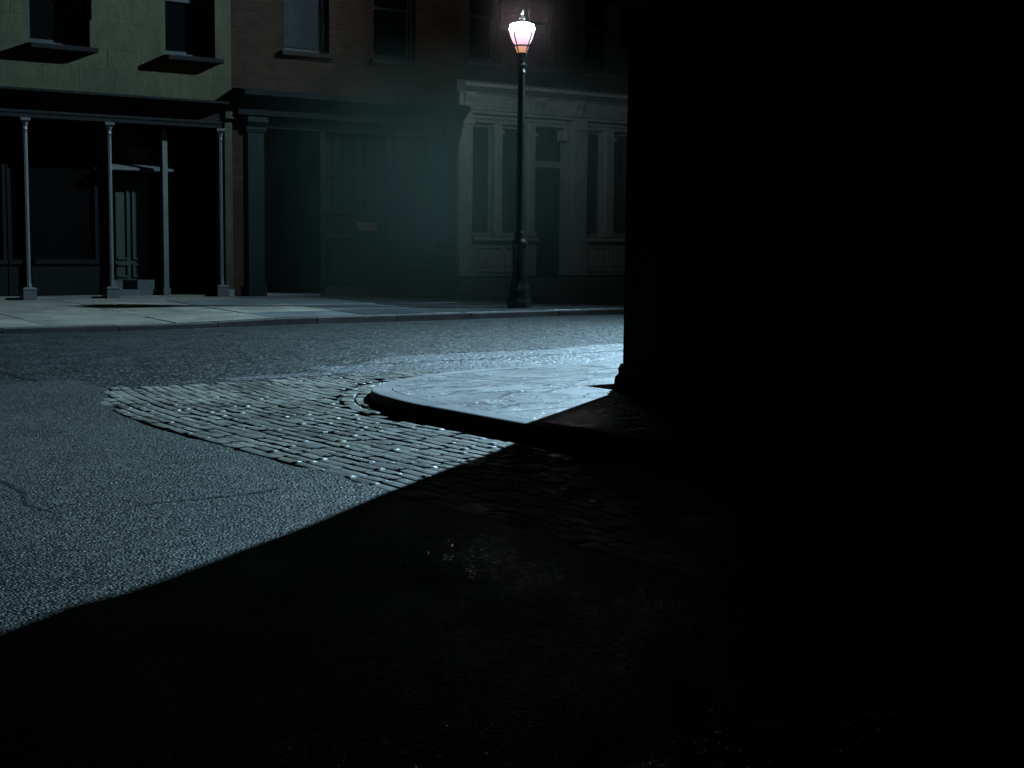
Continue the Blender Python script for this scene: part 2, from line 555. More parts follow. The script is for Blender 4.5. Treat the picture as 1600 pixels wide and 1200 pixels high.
def crack(parent, pts, w, zf, mat='crack'):
    """a narrow irregular fissure filled with dirt, laid 4 mm above the sheet"""
    mb = MB()
    # subdivide with jitter
    fine = []
    for (a, b) in zip(pts[:-1], pts[1:]):
        n = max(2, int(math.dist(a, b)/0.05))
        for i in range(n):
            t = i/n
            fine.append((a[0]+(b[0]-a[0])*t + random.uniform(-.012, .012), a[1]+(b[1]-a[1])*t + random.uniform(-.012, .012)))
    fine.append(pts[-1])
    L, Rr = [], []
    for i, q in enumerate(fine):
        a = fine[max(i-1, 0)]; b = fine[min(i+1, len(fine)-1)]
        t = Vector((b[0]-a[0], b[1]-a[1])).normalized(); nn = Vector((-t.y, t.x))
        ww = w*random.uniform(0.25, 1.0)*(0.3 if i in (0, len(fine)-1) else 1)
        z = zf(*q) + 0.004
        L.append(mb.bm.verts.new((q[0]+nn.x*ww, q[1]+nn.y*ww, z))); Rr.append(mb.bm.verts.new((q[0]-nn.x*ww, q[1]-nn.y*ww, z)))
    for i in range(len(fine)-1):
        mb.face([L[i], L[i+1], Rr[i+1], Rr[i]])
    for f in mb.bm.faces:
        f.normal_update()
        if f.normal.z < 0: f.normal_flip()
    return mb.build('crack', M[mat], parent)
crack(side, [(-13.37, 16.56), (-13.05, 16.53), (-12.74, 16.57), (-12.5, 16.54)], 0.013, zside)
crack(side, [(-13.55, 15.5), (-13.57, 15.9), (-13.66, 16.25), (-13.62, 16.5)], 0.016, zside)
crack(side, [(-12.35, 12.6), (-12.3, 13.5), (-12.28, 14.3), (-12.2, 15.0)], 0.010, zside)
crack(road, [(-11.80, 9.0), (-11.85, 9.9), (-11.78, 10.8)], 0.035, zroad)

# ------------------------------------------------------------------ granite setts beside the near kerb
bed = MB()
bed.box(-12.12, -8.4, 11.60, 15.2, -0.12, -0.016)
bed.box(-12.12, -10.2, 15.2, 19.6, -0.12, -0.016)
sett_strip = structure(bed.build('sett_pavement', M['mortar']))
sett_strip['label'] = 'strip of worn granite setts in long rows beside the near kerb'

def sett_mesh(seed):
    """one sett of unit length and width, 0.1 deep, with a worn crown and knocked corners"""
    r = random.Random(seed)
    bm = bmesh.new()
    def ring(k, z, j):
        out = []
        pts = [(-.5, -.5), (0, -.5), (.5, -.5), (.5, 0), (.5, .5), (0, .5), (-.5, .5), (-.5, 0)]
        for i, (a, b) in enumerate(pts):
            kk = k*(0.985 if i % 2 == 0 else 1.0)
            out.append(bm.verts.new((a*kk + r.uniform(-j, j)*0.6, b*kk + r.uniform(-j, j), z + r.uniform(-.003, .003))))
        return out
    r0 = ring(0.99, -0.08, 0.0); r1 = ring(1.0, -0.009, 0.008); r2 = ring(0.97, 0.0, 0.010); r3 = ring(0.72, 0.0022, 0.02)
    for a, b in ((r0, r1), (r1, r2), (r2, r3)):
        for i in range(8):
            j = (i+1) % 8
            bm.faces.new([a[i], a[j], b[j], b[i]])
    bm.faces.new(r3)
    bmesh.ops.recalc_face_normals(bm, faces=bm.faces)
    me = bpy.data.meshes.new('sett')
    bm.to_mesh(me); bm.free()
    for q in me.polygons: q.use_smooth = True
    try: me.set_sharp_from_angle(angle=R(30))
    except Exception: pass
    me.materials.append(M['sett'])
    return me
def edge_shift(p):
    return 0.072*max(0, 14.5-p)**2
SETT = [sett_mesh(i) for i in range(9)]
ROWS = 18; S0 = -12.10; PITCH = (12.10 - 10.50)/ROWS
sets = []      # (s, p, length, width, yaw, z, tilt)
for k in range(ROWS + 22):
    p = 11.45 + random.uniform(0, 0.25)
    sc = S0 + PITCH*(k+0.5)
    while p < 19.5:
        L = random.uniform(0.17, 0.30)
        # the rows bend a little towards the kerb corner near the main road
        kk = max(0.0, 1 - 0.3*k/ROWS); pm = p + L/2
        sx = sc + 0.6*edge_shift(pm)*kk
        slope = -2*0.6*0.072*max(0, 14.5-pm)*kk
        sets.append((sx + random.uniform(-.002, .002), pm, L - random.uniform(.0005, .0025), PITCH - random.uniform(.010, .015), -slope + random.uniform(-.004, .004),
                     random.uniform(-.003, .003), (random.uniform(-.045, .045), random.uniform(-.014, .014))))
        p += L
corner_sets = []
CC = (-7.82, 14.72)          # centre of the kerb corner
for r_i, rad in enumerate((2.69, 2.80)):
    a = math.pi*1.03
    while a < math.pi*1.40:
        L = random.uniform(0.14, 0.22); da = L/rad
        am = a + da/2
        corner_sets.append((CC[0] + rad*math.cos(am), CC[1] + rad*math.sin(am), L - .008, 0.098, am + math.pi, random.uniform(-.006, .010), (random.uniform(-.08, .08), random.uniform(-.08, .08))))
        a += da
def hits_corner(q):
    dx, dy = q[0]-CC[0], q[1]-CC[1]
    if q[1] - q[2]/2 < 11.62: return True
    if q[0] < s_edge(q[1]) - 0.02: return True
    return dy < 0.05 and math.hypot(dx, dy) < 2.90 or (dy >= 0.05 and q[0] > -10.50)
sets = [q for q in sets if not hits_corner(q)]
def sett_matrix(q):
    s, p, L, wd, yaw, z, (tx, ty) = q
    # long axis along p (local -y); mesh x is the length
    return (Matrix.Translation((s, -p, z)) @ Matrix.Rotation(-yaw + math.pi/2, 4, 'Z') @ Matrix.Rotation(tx, 4, 'X') @ Matrix.Rotation(ty*0.6, 4, 'Y')
            @ Matrix.Diagonal((L, wd, 1, 1)))
def viewsize(q):
    w_ = W(q[0], q[1], 0)
    return math.hypot(w_.x, w_.y)
allsets = corner_sets + sets
inlight = [q for q in allsets if q[1] < 16.9]
inlight.sort(key=viewsize)
single = set(id(q) for q in inlight[:300])
stuff = bmesh.new()
for i, q in enumerate(allsets):
    me = SETT[random.randrange(len(SETT))]
    if id(q) in single:
        ob = bpy.data.objects.new('sett', me)
        C.objects.link(ob); ob.parent = sett_strip
        ob.matrix_local = sett_matrix(q)
    else:
        tmp = me.copy(); tmp.transform(sett_matrix(q)); stuff.from_mesh(tmp); bpy.data.meshes.remove(tmp)
me = bpy.data.meshes.new('setts_in_shade'); stuff.to_mesh(me); stuff.free()
for q in me.polygons: q.use_smooth = True
me.materials.append(M['sett'])
ob = bpy.data.objects.new('more_setts', me); C.objects.link(ob); ob.parent = sett_strip; ob['kind'] = 'stuff'

# ------------------------------------------------------------------ near pavement with rounded kerb corner
KZ = 0.10
def znear(s, p):
    """the pavement drops to a low kerb at the street corner"""
    w = max(0, min(1, (14.3 - p)/1.9)); w = w*w*(3-2*w)
    return KZ - 0.062*w
def clip(poly, inside, inter):
    out = []
    for i in range(len(poly)):
        a, b = poly[i], poly[(i+1) % len(poly)]
        ia, ib = inside(a), inside(b)
        if ia: out.append(a)
        if ia != ib: out.append(inter(a, b))
    return out
def clip_half(poly, nx, ny, c):
    f = lambda q: q[0]*nx + q[1]*ny - c
    return clip(poly, lambda q: f(q) >= 0, lambda a, b: (a[0]+(b[0]-a[0])*f(a)/(f(a)-f(b)), a[1]+(b[1]-a[1])*f(a)/(f(a)-f(b))))
RC = 2.62; KW = 0.16
def round_clip(poly, rad):
    """keep what lies inside the rounded corner (centre CC, radius rad; pavement is towards +s and +p)"""
    for i in range(13):
        a = math.pi + (math.pi/2)*i/12
        nx, ny = -math.cos(a), -math.sin(a)
        c = CC[0]*nx + CC[1]*ny - rad
        poly = clip_half(poly, nx, ny, c)
        if not poly: return []
    return poly
base = MB()
pts = [(-10.42, 40), (-10.42, CC[1])] + [(CC[0] + 2.60*math.cos(math.pi + math.pi/2*i/10), CC[1] + 2.60*math.sin(math.pi + math.pi/2*i/10)) for i in range(1, 10)] + [(CC[0], 12.15), (45, 12.15), (45, 40)]
top = [base.bm.verts.new((a, b, 0.02)) for a, b in pts]
bot = [base.bm.verts.new((a, b, -0.2)) for a, b in pts]
base.face(top)
for i in range(len(pts)):
    j = (i+1) % len(pts)
    base.face([top[i], bot[i], bot[j], top[j]])
near_walk = structure(base.build('near_pavement', M['mortar']))
def slab(parent, poly, ztop, thick, mat, bev=0.006, tilt=0.002):
    """one paving slab with a worn edge"""
    cx = sum(q[0] for q in poly)/len(poly); cy = sum(q[1] for q in poly)/len(poly)
    mb = MB()
    dz = random.uniform(-tilt, tilt); gx = random.uniform(-tilt, tilt); gy = random.uniform(-tilt, tilt)
    zf = ztop if callable(ztop) else (lambda s, p: ztop)
    def ring(inset, dzz):
        r = []
        for q in poly:
            v = Vector((q[0]-cx, q[1]-cy)); L = v.length
            k = max(0, (L-inset)/L) if L > 1e-6 else 0
            x, y = cx+v.x*k, cy+v.y*k
            r.append(mb.bm.verts.new((x, y, zf(x, y) + dzz + dz + gx*v.x + gy*v.y)))
        return r
    r0 = ring(0.0, -thick); r1 = ring(0.0, -bev); r2 = ring(bev*1.5, 0.0)
    n = len(poly)
    for a, b in ((r0, r1), (r1, r2)):
        for i in range(n):
            j = (i+1) % n
            mb.face([a[i], a[j], b[j], b[i]])
    mb.face(r2)
    return mb.build('paving_slab', mat, parent)
sg = [-10.6, -8.80, -7.1, -5.4, -3.7, -2.0, -0.3, 1.4, 3.1]
pg = [11.9, 13.30, 14.25]
pg2 = [12.2, 13.30, 14.25, 15.3, 16.4, 17.5, 18.7, 20.0, 21.4]
J = 0.006; JN = 0.0008
def near_slab(s0, s1, p0, p1):
    jl = J if p0 < 12 else JN; jh = J if p1 > 14.2 else JN
    poly = [(s0+J, p0+jl), (s1-J, p0+jl), (s1-J, p1-jh), (s0+J, p1-jh)]
    # densify the two curved-side edges so the clip stays smooth
    poly = clip_half(poly, 1, 0, -10.44 + KW + J); 
    if poly: poly = clip_half(poly, 0, 1, 12.13 + KW + J)
    if poly: poly = round_clip(poly, RC - KW - J)
    if poly and len(poly) > 2: slab(near_walk, poly, znear, 0.05, M['concrete_near'], 0.0025, 0.0006)
for p0, p1 in ((11.9, 12.75), (12.75, 13.35), (13.35, 13.8), (13.8, 14.25)):
    near_slab(-10.6, -8.80, p0, p1)
for i in range(1, len(sg)-1):
    for p0, p1 in ((11.9, 12.75), (12.75, 13.35), (13.35, 13.8), (13.8, 14.25)):
        near_slab(sg[i], sg[i+1], p0, p1)
for p0, p1 in zip(pg2[2:-1], pg2[3:]):
    near_slab(-10.6, -8.66, p0, p1)
def kerb_stone(parent, inner, outer, ztop, zbot=-0.15, mat='kerb_near', b=0.014):
    """prism between matching inner and outer edge points, outer top edge rounded"""
    mb = MB()
    zt = ztop if callable(ztop) else (lambda s, p: ztop)
    rows = []
    for (i0, o0) in zip(inner, outer):
        v = Vector((o0[0]-i0[0], o0[1]-i0[1])); u = v.normalized()
        z = zt(*o0)
        prof = [(i0[0], i0[1], zbot), (i0[0], i0[1], z), (o0[0]-u.x*b, o0[1]-u.y*b, z), (o0[0]-u.x*b*.3, o0[1]-u.y*b*.3, z-b*.3), (o0[0], o0[1], z-b), (o0[0]+u.x*.012, o0[1]+u.y*.012, zbot)]
        rows.append([mb.bm.verts.new(q) for q in prof])
    n = 6
    for r in range(len(rows)-1):
        for i in range(n):
            j = (i+1) % n
            mb.face([rows[r][i], rows[r][j], rows[r+1][j], rows[r+1][i]])
    mb.face(rows[0]); mb.face(rows[-1][::-1])
    return mb.build('kerb_stone', M[mat], parent)
for pts, w in ((((-9.95, 13.7), (-9.6, 13.55), (-9.35, 13.75), (-9.1, 13.62)), .014), (((-9.75, 14.6), (-9.45, 14.35), (-9.2, 14.45), (-8.95, 14.3)), .016),
               (((-9.3, 12.9), (-9.0, 13.1), (-8.85, 13.05)), .012), (((-8.6, 13.2), (-8.2, 13.35), (-7.8, 13.2), (-7.4, 13.3)), .013), (((-8.7, 13.75), (-8.45, 13.9), (-8.2, 13.78)), .016),
               (((-10.1, 15.1), (-9.8, 14.95), (-9.55, 15.1)), .014), (((-9.9, 14.2), (-9.7, 14.05), (-9.5, 14.1)), .015), (((-9.4, 13.25), (-9.2, 13.4), (-8.9, 13.35)), .011),
               (((-8.1, 12.75), (-7.6, 12.85), (-7.0, 12.75)), .012), (((-9.2, 14.9), (-9.0, 14.7), (-8.85, 14.75)), .012)):
    crack(near_walk, list(pts), w, lambda a, b: znear(a, b) - .0015, 'spall')
p = CC[1] + .004
lens = [ 1.5, 1.35, 1.6, 1.4, 1.5, 1.5]
for L in lens:
    dz = random.uniform(-.004, .004); ds = random.uniform(-.006, .006)
    kerb_stone(near_walk, [(-10.44+KW+ds, p+.004), (-10.44+KW+ds, p+L-.004)], [(-10.44+ds, p+.004), (-10.44+ds, p+L-.004)], KZ+dz)
    p += L
def arc(r, a0, a1, n=6):
    return [(CC[0]+r*math.cos(a0+(a1-a0)*i/n), CC[1]+r*math.sin(a0+(a1-a0)*i/n)) for i in range(n+1)]
NQ = 4; q4 = math.pi/2/NQ
for k in range(NQ):
    a0 = math.pi + q4*k + .003; a1 = math.pi + q4*(k+1)
    kerb_stone(near_walk, arc(RC-KW, a0, a1), arc(RC, a0, a1), znear)
s = CC[0]
while s < 12:
    L = random.uniform(1.3, 1.7)
    kerb_stone(near_walk, [(s+.006, 12.13+KW), (s+L-.004, 12.13+KW)], [(s+.006, 12.13), (s+L-.004, 12.13)], znear)
    s += L

# ------------------------------------------------------------------ far pavement
fb = MB(); grid(fb, -45, 45, -0.3, 4.80, 90, 6, lambda s, p: zwalk(s, p) - 0.012)
far_walk = structure(fb.build('far_pavement', M['mortar']))
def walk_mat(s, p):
    """pale slabs darken to the right, the weaker light there put into their colour"""
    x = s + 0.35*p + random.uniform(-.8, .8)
    return M['concrete_far'] if x < -5.6 else (M['mid_concrete'] if x < -3.6 else M['dimmed_paving'])
pf = [-0.6, 0.95, 2.35, 3.75, 4.795]
s = -19.0
while s < 14:
    L = random.uniform(1.45, 1.7)
    for p0, p1 in zip(pf[:-1], pf[1:]):
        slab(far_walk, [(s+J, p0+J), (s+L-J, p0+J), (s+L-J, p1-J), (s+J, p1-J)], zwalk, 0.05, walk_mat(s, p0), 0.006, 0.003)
    s += L
s = -19.0
while s < 14:
    L = random.uniform(1.2, 1.8)
    dz = random.uniform(-.006, .006)
    kerb_stone(far_walk, [(s+.005, 4.802), (s+L/2, 4.802), (s+L-.005, 4.802)], [(s+.005, 4.955), (s+L/2, 4.955), (s+L-.005, 4.955)], lambda a, b: zwalk(a, 4.8) + dz, mat='kerbstone')
    s += L
crack(far_walk, [(-8.3, 2.5), (-7.2, 2.9), (-6.6, 3.7), (-6.0, 4.4)], 0.02, lambda a, b: zwalk(a, b)+.003)
crack(far_walk, [(-6.9, 3.0), (-6.2, 2.6), (-5.4, 2.9)], 0.015, lambda a, b: zwalk(a, b)+.003)

# ================================================================== facade helpers
def wall_with_holes(mb, s0, s1, z0, z1, p_front, p_back, holes):
    """wall slab in the facade plane with rectangular through holes (s0, s1, z0, z1)"""
    ss = sorted(set([s0, s1] + [max(s0, min(s1, x)) for h in holes for x in h[:2]]))
    zs = sorted(set([z0, z1] + [max(z0, min(z1, x)) for h in holes for x in h[2:]]))
    def solid(i, j):
        if i < 0 or j < 0 or i >= len(ss)-1 or j >= len(zs)-1: return False
        cs, cz = (ss[i]+ss[i+1])/2, (zs[j]+zs[j+1])/2
        return not any(h[0] < cs < h[1] and h[2] < cz < h[3] for h in holes)
    cache = {}
    def V(i, j, f):
        k = (i, j, f)
        if k not in cache: cache[k] = mb.bm.verts.new((ss[i], p_front if f else p_back, zs[j]))
        return cache[k]
    for i in range(len(ss)-1):
        for j in range(len(zs)-1):
            if not solid(i, j): continue
            mb.face([V(i, j, 1), V(i+1, j, 1), V(i+1, j+1, 1), V(i, j+1, 1)])
            mb.face([V(i, j, 0), V(i, j+1, 0), V(i+1, j+1, 0), V(i+1, j, 0)])
            if not solid(i-1, j): mb.face([V(i, j, 0), V(i, j, 1), V(i, j+1, 1), V(i, j+1, 0)])
            if not solid(i+1, j): mb.face([V(i+1, j, 1), V(i+1, j, 0), V(i+1, j+1, 0), V(i+1, j+1, 1)])
            if not solid(i, j-1): mb.face([V(i, j, 1), V(i, j, 0), V(i+1, j, 0), V(i+1, j, 1)])
            if not solid(i, j+1): mb.face([V(i, j+1, 0), V(i, j+1, 1), V(i+1, j+1, 1), V(i+1, j+1, 0)])
    return mb

def sash_window(parent, s0, s1, z0, z1, p, frame_mat, glass_mat, blind=False, bars=0):
    """box-frame sash window: frame (part), panes and sashes (sub-parts)"""
    f = MB(); w = 0.05
    f.box(s0, s0+w, p-.09, p, z0, z1); f.box(s1-w, s1, p-.09, p, z0, z1)
    f.box(s0+w, s1-w, p-.09, p, z1-w, z1); f.box(s0+w, s1-w, p-.09, p, z0, z0+w)
    win = f.build('window', frame_mat, parent)
    zm = (z0+z1)/2
    for (a, b, dp) in ((z0+w, zm+.02, -.06), (zm-.02, z1-w, -.03)):
        q = MB(); r = 0.045; sa, sb = s0+w+.002, s1-w-.002
        q.box(sa, sa+r, p+dp-.028, p+dp, a, b); q.box(sb-r, sb, p+dp-.028, p+dp, a, b)
        q.box(sa+r, sb-r, p+dp-.028, p+dp, a, a+r); q.box(sa+r, sb-r, p+dp-.028, p+dp, b-r, b)
        for k in range(bars):
            c = sa + (sb-sa)*(k+1)/(bars+1)
            q.box(c-.012, c+.012, p+dp-.024, p+dp-.004, a+r, b-r)
        q.build('sash', frame_mat, win)
        g_ = MB(); g_.box(sa+r*.5, sb-r*.5, p+dp-.018, p+dp-.012, a+r*.5, b-r*.5)
        g_.build('pane', glass_mat, win)
    if blind:
        q = MB(); q.box(s0+w, s1-w, p-.115, p-.108, z0+.04, z1-w); q.build('blind', M['blind'], win)
    return win

def panel_board(mb, s0, s1, z0, z1, p, d=0.02, m=0.05):
    """raised-and-fielded panel: sunk moulded border and proud field"""
    mb.box(s0, s1, p, p+d, z0, z0+m); mb.box(s0, s1, p, p+d, z1-m, z1)
    mb.box(s0, s0+m, p, p+d, z0+m, z1-m); mb.box(s1-m, s1, p, p+d, z0+m, z1-m)
    mb.box(s0+2*m, s1-2*m, p, p+d*.7, z0+2*m, z1-2*m)

# ================================================================== left building: stuccoed block over an iron-columned shop front
B1 = thing('stuccoed_building', 'stuccoed building on the left with iron columns before a black shop recess', 'building', -7.5, 0.0)
S1L, S1R = -15.2, -4.775
w1 = [(-8.205, -7.235, 4.19, 6.05), (-5.955, -5.07, 4.19, 6.05), (-10.9, -9.9, 4.19, 6.05), (-13.4, -12.4, 4.19, 6.05)]
body = MB()
wall_with_holes(body, S1L, S1R, 3.30, 8.6, -0.022, -0.34, w1)
body.box(S1L, S1R, -6.0, -5.7, 0, 8.6)                 # back wall
body.box(S1L, S1L+.3, -5.7, -.345, 0, 8.6); body.box(S1R-.3, S1R, -5.7, -.345, 0, 8.6)
body.build('wall', M['stucco'], B1)
rf = MB(); rf.box(S1L-.05, S1R+.0, -6.05, -.345, 8.603, 8.75); rf.build('roof', M['soot'], B1)
fl = MB(); fl.box(S1L+.3, S1R-.3, -5.7, -.35, 3.3, 3.42); fl.build('floor_slab', M['soot'], B1)
co = MB(); co.extrude_s([(-.022, 8.3), (.12, 8.36), (.3, 8.5), (.3, 8.6), (-.022, 8.6)], S1L, S1R); co.build('eaves_cornice', M['stucco'], B1)
# the stucco is scored into big blocks; each block its own piece
holes_g = [(h[0]-.0, h[1]+.0, h[2]-.10, h[3]) for h in w1]
course = [3.46, 3.86, 4.19, 4.62, 5.05, 5.48, 5.91, 6.34, 6.77, 7.2, 7.63, 8.06, 8.30]
for ci, (z0, z1) in enumerate(zip(course[:-1], course[1:])):
    x = S1L + (0.34 if ci % 2 else 0.0)
    cuts = [S1L]
    while x < S1R - .3:
        if x > S1L + .15: cuts.append(x)
        x += random.uniform(.56, .74)
    cuts.append(S1R)
    segs = []
    for a, b in zip(cuts[:-1], cuts[1:]):
        parts = [(a, b)]
        for h in w1:
            if h[2] < z1-.01 and h[3] > z0+.01:
                nxt = []
                for (c, d_) in parts:
                    if d_ <= h[0] or c >= h[1]: nxt.append((c, d_))
                    else:
                        if c < h[0]: nxt.append((c, h[0]))
                        if d_ > h[1]: nxt.append((h[1], d_))
                parts = nxt
        segs += parts
    for a, b in segs:
        if b - a < .05: continue
        mb = MB(); j = .0
        dp = random.uniform(-.0015, .001)
        a_, b_, c_, d_ = a+j, b-j, z0+j, z1-j
        e = 0.0012
        back = [mb.bm.verts.new(q) for q in ((a_, -.0235, c_), (b_, -.0235, c_), (b_, -.0235, d_), (a_, -.0235, d_))]
        mid = [mb.bm.verts.new(q) for q in ((a_, -.008+dp, c_), (b_, -.008+dp, c_), (b_, -.008+dp, d_), (a_, -.008+dp, d_))]
        jit = lambda: random.uniform(-.002, .002)
        fr = [mb.bm.verts.new(q) for q in ((a_+e, dp+jit(), c_+e), (b_-e, dp+jit(), c_+e), (b_-e, dp+jit(), d_-e), (a_+e, dp+jit(), d_-e))]
        for r0, r1 in ((back, mid), (mid, fr)):
            for i in range(4):
                k = (i+1) % 4
                mb.face([r0[i], r0[k], r1[k], r1[i]])
        mb.face(fr)
        mb.build('stucco_block', M['stucco'], B1)
for h in w1:
    sash_window(B1, h[0]+.002, h[1]-.002, h[2]+.002, h[3]-.002, -.20, M['black_paint'], M['dead_glass'])
    q = MB(); a, b = h[0]-.05, h[1]+.05
    q.extrude_s([(-.2, 4.09), (.24, 4.09), (.245, 4.10), (.245, 4.15), (.235, 4.165), (-.2, 4.188)], a, b)
    q.build('window_sill', M['dead_paint'], B1)
# quoin pier at the right end, down to the pavement
q = MB(); q.box(S1R-.15, S1R-.002, -.5, .012, .06, 3.455, .01); q.build('pier', M['stucco'], B1)
q = MB(); q.box(S1R-.165, S1R-.002, .0125, .05, .06, .30, .01); q.build('pier_foot', M['stone'], B1)
q = MB(); q.box(S1R-.16, S1R-.002, .014, .10, 3.20, 3.40); q.build('pier_block', M['stucco'], B1)
# shop cornice and fascia beam on the columns
q = MB(); q.extrude_s([(-.3, 3.30), (.06, 3.30), (.10, 3.33), (.16, 3.35), (.30, 3.40), (.33, 3.42), (.33, 3.458), (.0, 3.475), (-.3, 3.475)], S1L, S1R-.205); q.build('shop_cornice', M['dead_paint'], B1)
q = MB(); q.extrude_s([(-.22, 3.03), (.05, 3.03), (.05, 3.09), (.065, 3.10), (.065, 3.13), (.045, 3.14), (.045, 3.298), (-.22, 3.298)], S1L, S1R-.205); q.build('fascia_beam', M['dull_black'], B1)
for cs in (-14.2, -12.75, -11.2, -9.75, -8.31, -6.95, -5.0):
    c = MB()
    c.lathe(cs, -.02, [(.058, .36), (.060, .40), (.052, .43), (.048, .5), (.045, 2.76), (.044, 2.83), (.054, 2.845), (.054, 2.86), (.046, 2.875), (.05, 2.91), (.068, 2.955)], 24, .10)
    col = c.build('column', M['iron'], B1, smooth=True)
    c = MB(); c.square_lathe(cs, -.02, [(.105, .06), (.105, .33), (.112, .335), (.112, .352), (.085, .372), (.075, .376)]); c.build('column_base', M['iron'], col)
    c = MB(); c.square_lathe(cs, -.02, [(.05, 2.955), (.078, 2.985), (.078, 3.028)]); c.build('column_capital', M['iron'], col)
# recess behind the columns
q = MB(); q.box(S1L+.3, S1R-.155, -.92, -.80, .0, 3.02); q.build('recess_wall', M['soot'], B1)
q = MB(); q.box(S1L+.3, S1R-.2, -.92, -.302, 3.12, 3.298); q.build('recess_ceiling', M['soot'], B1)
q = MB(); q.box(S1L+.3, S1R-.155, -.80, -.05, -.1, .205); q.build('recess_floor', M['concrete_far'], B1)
# shop windows left of the second column
for (a, b) in ((-14.9, -12.9), (-12.6, -9.9), (-9.6, -8.42), (-8.40, -6.90)):
    f = MB(); pz = -.66
    f.box(a, b, pz-.08, pz, .21, .72); f.box(a, b, pz-.08, pz+.03, .725, .80)
    f.box(a, a+.06, pz-.08, pz, .80, 3.1); f.box(b-.06, b, pz-.08, pz, .80, 3.1); f.box(a+.06, b-.06, pz-.08, pz, 3.02, 3.1)
    sw = f.build('shop_window', M['dead_paint'], B1)
    g_ = MB(); g_.box(a+.05, b-.05, pz-.05, pz-.04, .78, 3.05); g_.build('pane', M['dead_glass'], sw)
# entrance: steps, door, hood ledge, mullion post
q = MB(); q.box(-6.80, -5.98, -.798, -.30, .206, .30, .02); q.box(-6.72, -5.97, -.798, -.56, .301, .455, .02); q.build('door_step', M['mid_concrete'], B1)
door = MB(); door.box(-6.64, -5.99, -.799, -.75, .458, 2.20)
DR = door.build('shop_door', M['door_paint'], B1)
for (a, b, c, e) in ((-6.60, -6.35, .80, 2.14), (-6.28, -6.03, .80, 2.14), (-6.60, -6.35, .50, .73), (-6.28, -6.03, .50, .73)):
    m_ = MB(); y0, y1 = -.749, -.728
    m_.box(a, b, y0, y1, c, c+.03); m_.box(a, b, y0, y1, e-.03, e); m_.box(a, a+.03, y0, y1, c+.03, e-.03); m_.box(b-.03, b, y0, y1, c+.03, e-.03)
    m_.build('door_panel', M['door_paint'], DR)
k = MB(); k.lathe(-6.02, -.70, [(.012, 1.30), (.026, 1.315), (.026, 1.335), (.012, 1.35)], 12); k.build('door_knob', M['iron'], DR)
q = MB(); q.box(-6.71, -6.645, -.798, -.69, .458, 2.27); q.box(-5.985, -5.92, -.798, -.69, .458, 2.27); q.box(-6.645, -5.985, -.798, -.69, 2.203, 2.27); q.build('door_frame', M['dead_paint'], B1)
q = MB(); q.extrude_s([(-.798, 2.275), (-.42, 2.275), (-.40, 2.29), (-.40, 2.33), (-.798, 2.45)], -6.78, -5.64); q.build('door_hood', M['dim_paint'], B1)
q = MB(); q.box(-5.96, -5.86, -.30, -.20, .21, 3.029, .012); q.box(-5.98, -5.84, -.32, -.18, .21, .33, .012); q.build('mullion_post', M['dim_paint'], B1)
q = MB(); q.box(-5.91, -5.02, -.795, -.75, .21, .95); panel_board(q, -5.88, -5.06, .28, .90, -.75); q.build('side_panel', M['dead_paint'], B1)
q = MB(); q.box(-5.91, -5.02, -.79, -.77, .96, 3.0); q.build('side_pane', M['dead_glass'], B1)

# ================================================================== middle building: brick over a dark shop front
B2 = thing('brick_building', 'dark brick building in the middle with a shadowy shuttered shop front', 'building', -2.4, 0.0)
S2L, S2R = -4.765, -0.055
w2 = [(-3.755, -2.865, 4.45, 6.3), (-1.945, -1.045, 4.45, 6.3)]
body = MB()
wall_with_holes(body, S2L, S2R, 3.4, 8.2, -.02, -.36, w2)
body.box(S2L, S2R, -6, -5.7, 0, 8.2); body.box(S2L, S2L+.25, -5.7, -.365, 0, 8.2); body.box(S2R-.25, S2R, -5.7, -.365, 0, 8.2)
body.box(S2L, S2L+.20, -.365, -.02, .05, 3.395)
body.build('wall', M['brick'], B2)
rf = MB(); rf.box(S2L, S2R, -6.05, -.365, 8.203, 8.35); rf.build('roof', M['soot'], B2)
fl = MB(); fl.box(S2L+.25, S2R-.25, -5.7, -.37, 3.4, 3.5); fl.build('floor_slab', M['soot'], B2)
co = MB(); co.extrude_s([(-.02, 7.8), (.1, 7.86), (.1, 8.0), (.28, 8.08), (.28, 8.2), (-.02, 8.2)], S2L, S2R); co.build('eaves_cornice', M['black_paint'], B2)
for i, h in enumerate(w2):
    sash_window(B2, h[0]+.002, h[1]-.002, h[2]+.002, h[3]-.002, -.14, M['black_paint'] if i == 0 else M['green_paint'], M['glass'])
    if i == 0:
        q = MB(); q.box(h[0]+.05, h[1]-.05, -.152, -.145, 4.52, 6.2); q.build('blind', M['blind'], B2)
    q = MB(); q.extrude_s([(-.14, 4.36), (.07, 4.36), (.07, 4.43), (-.14, 4.448)], h[0]-.08, h[1]+.08); q.build('window_sill', M['dead_stone'], B2)
    q = MB(); q.box(h[0]-.12, h[1]+.12, -.02, .03, 6.303, 6.55); q.build('window_head', M['dead_stone'], B2)
q = MB(); q.extrude_s([(-.019, 3.28), (.16, 3.28), (.16, 3.42), (.20, 3.45), (.34, 3.56), (.40, 3.60), (.40, 3.68), (-.019, 3.74)], S2L+.04, S2R-.02); q.build('shop_cornice', M['dead_paint'], B2)
for (a, b) in ((-4.50, -4.18), (-.42, -.12)):
    q = MB(); q.box(a, b, -.35, .03, .06, 3.0, .01); q.box(a-.02, b+.02, .03, .06, .06, .42, .01)
    pil = q.build('pilaster', M['green_paint'], B2)
    q = MB(); q.extrude_s([(-.3, 3.0), (.045, 3.0), (.06, 3.05), (.06, 3.08), (.13, 3.17), (.13, 3.272), (-.3, 3.272)], a-.03, b+.03); q.build('capital', M['green_paint'], pil)
q = MB(); q.box(-4.17, -.43, -.33, -.02, 3.09, 3.275); q.build('fascia_beam', M['green_paint'], B2)
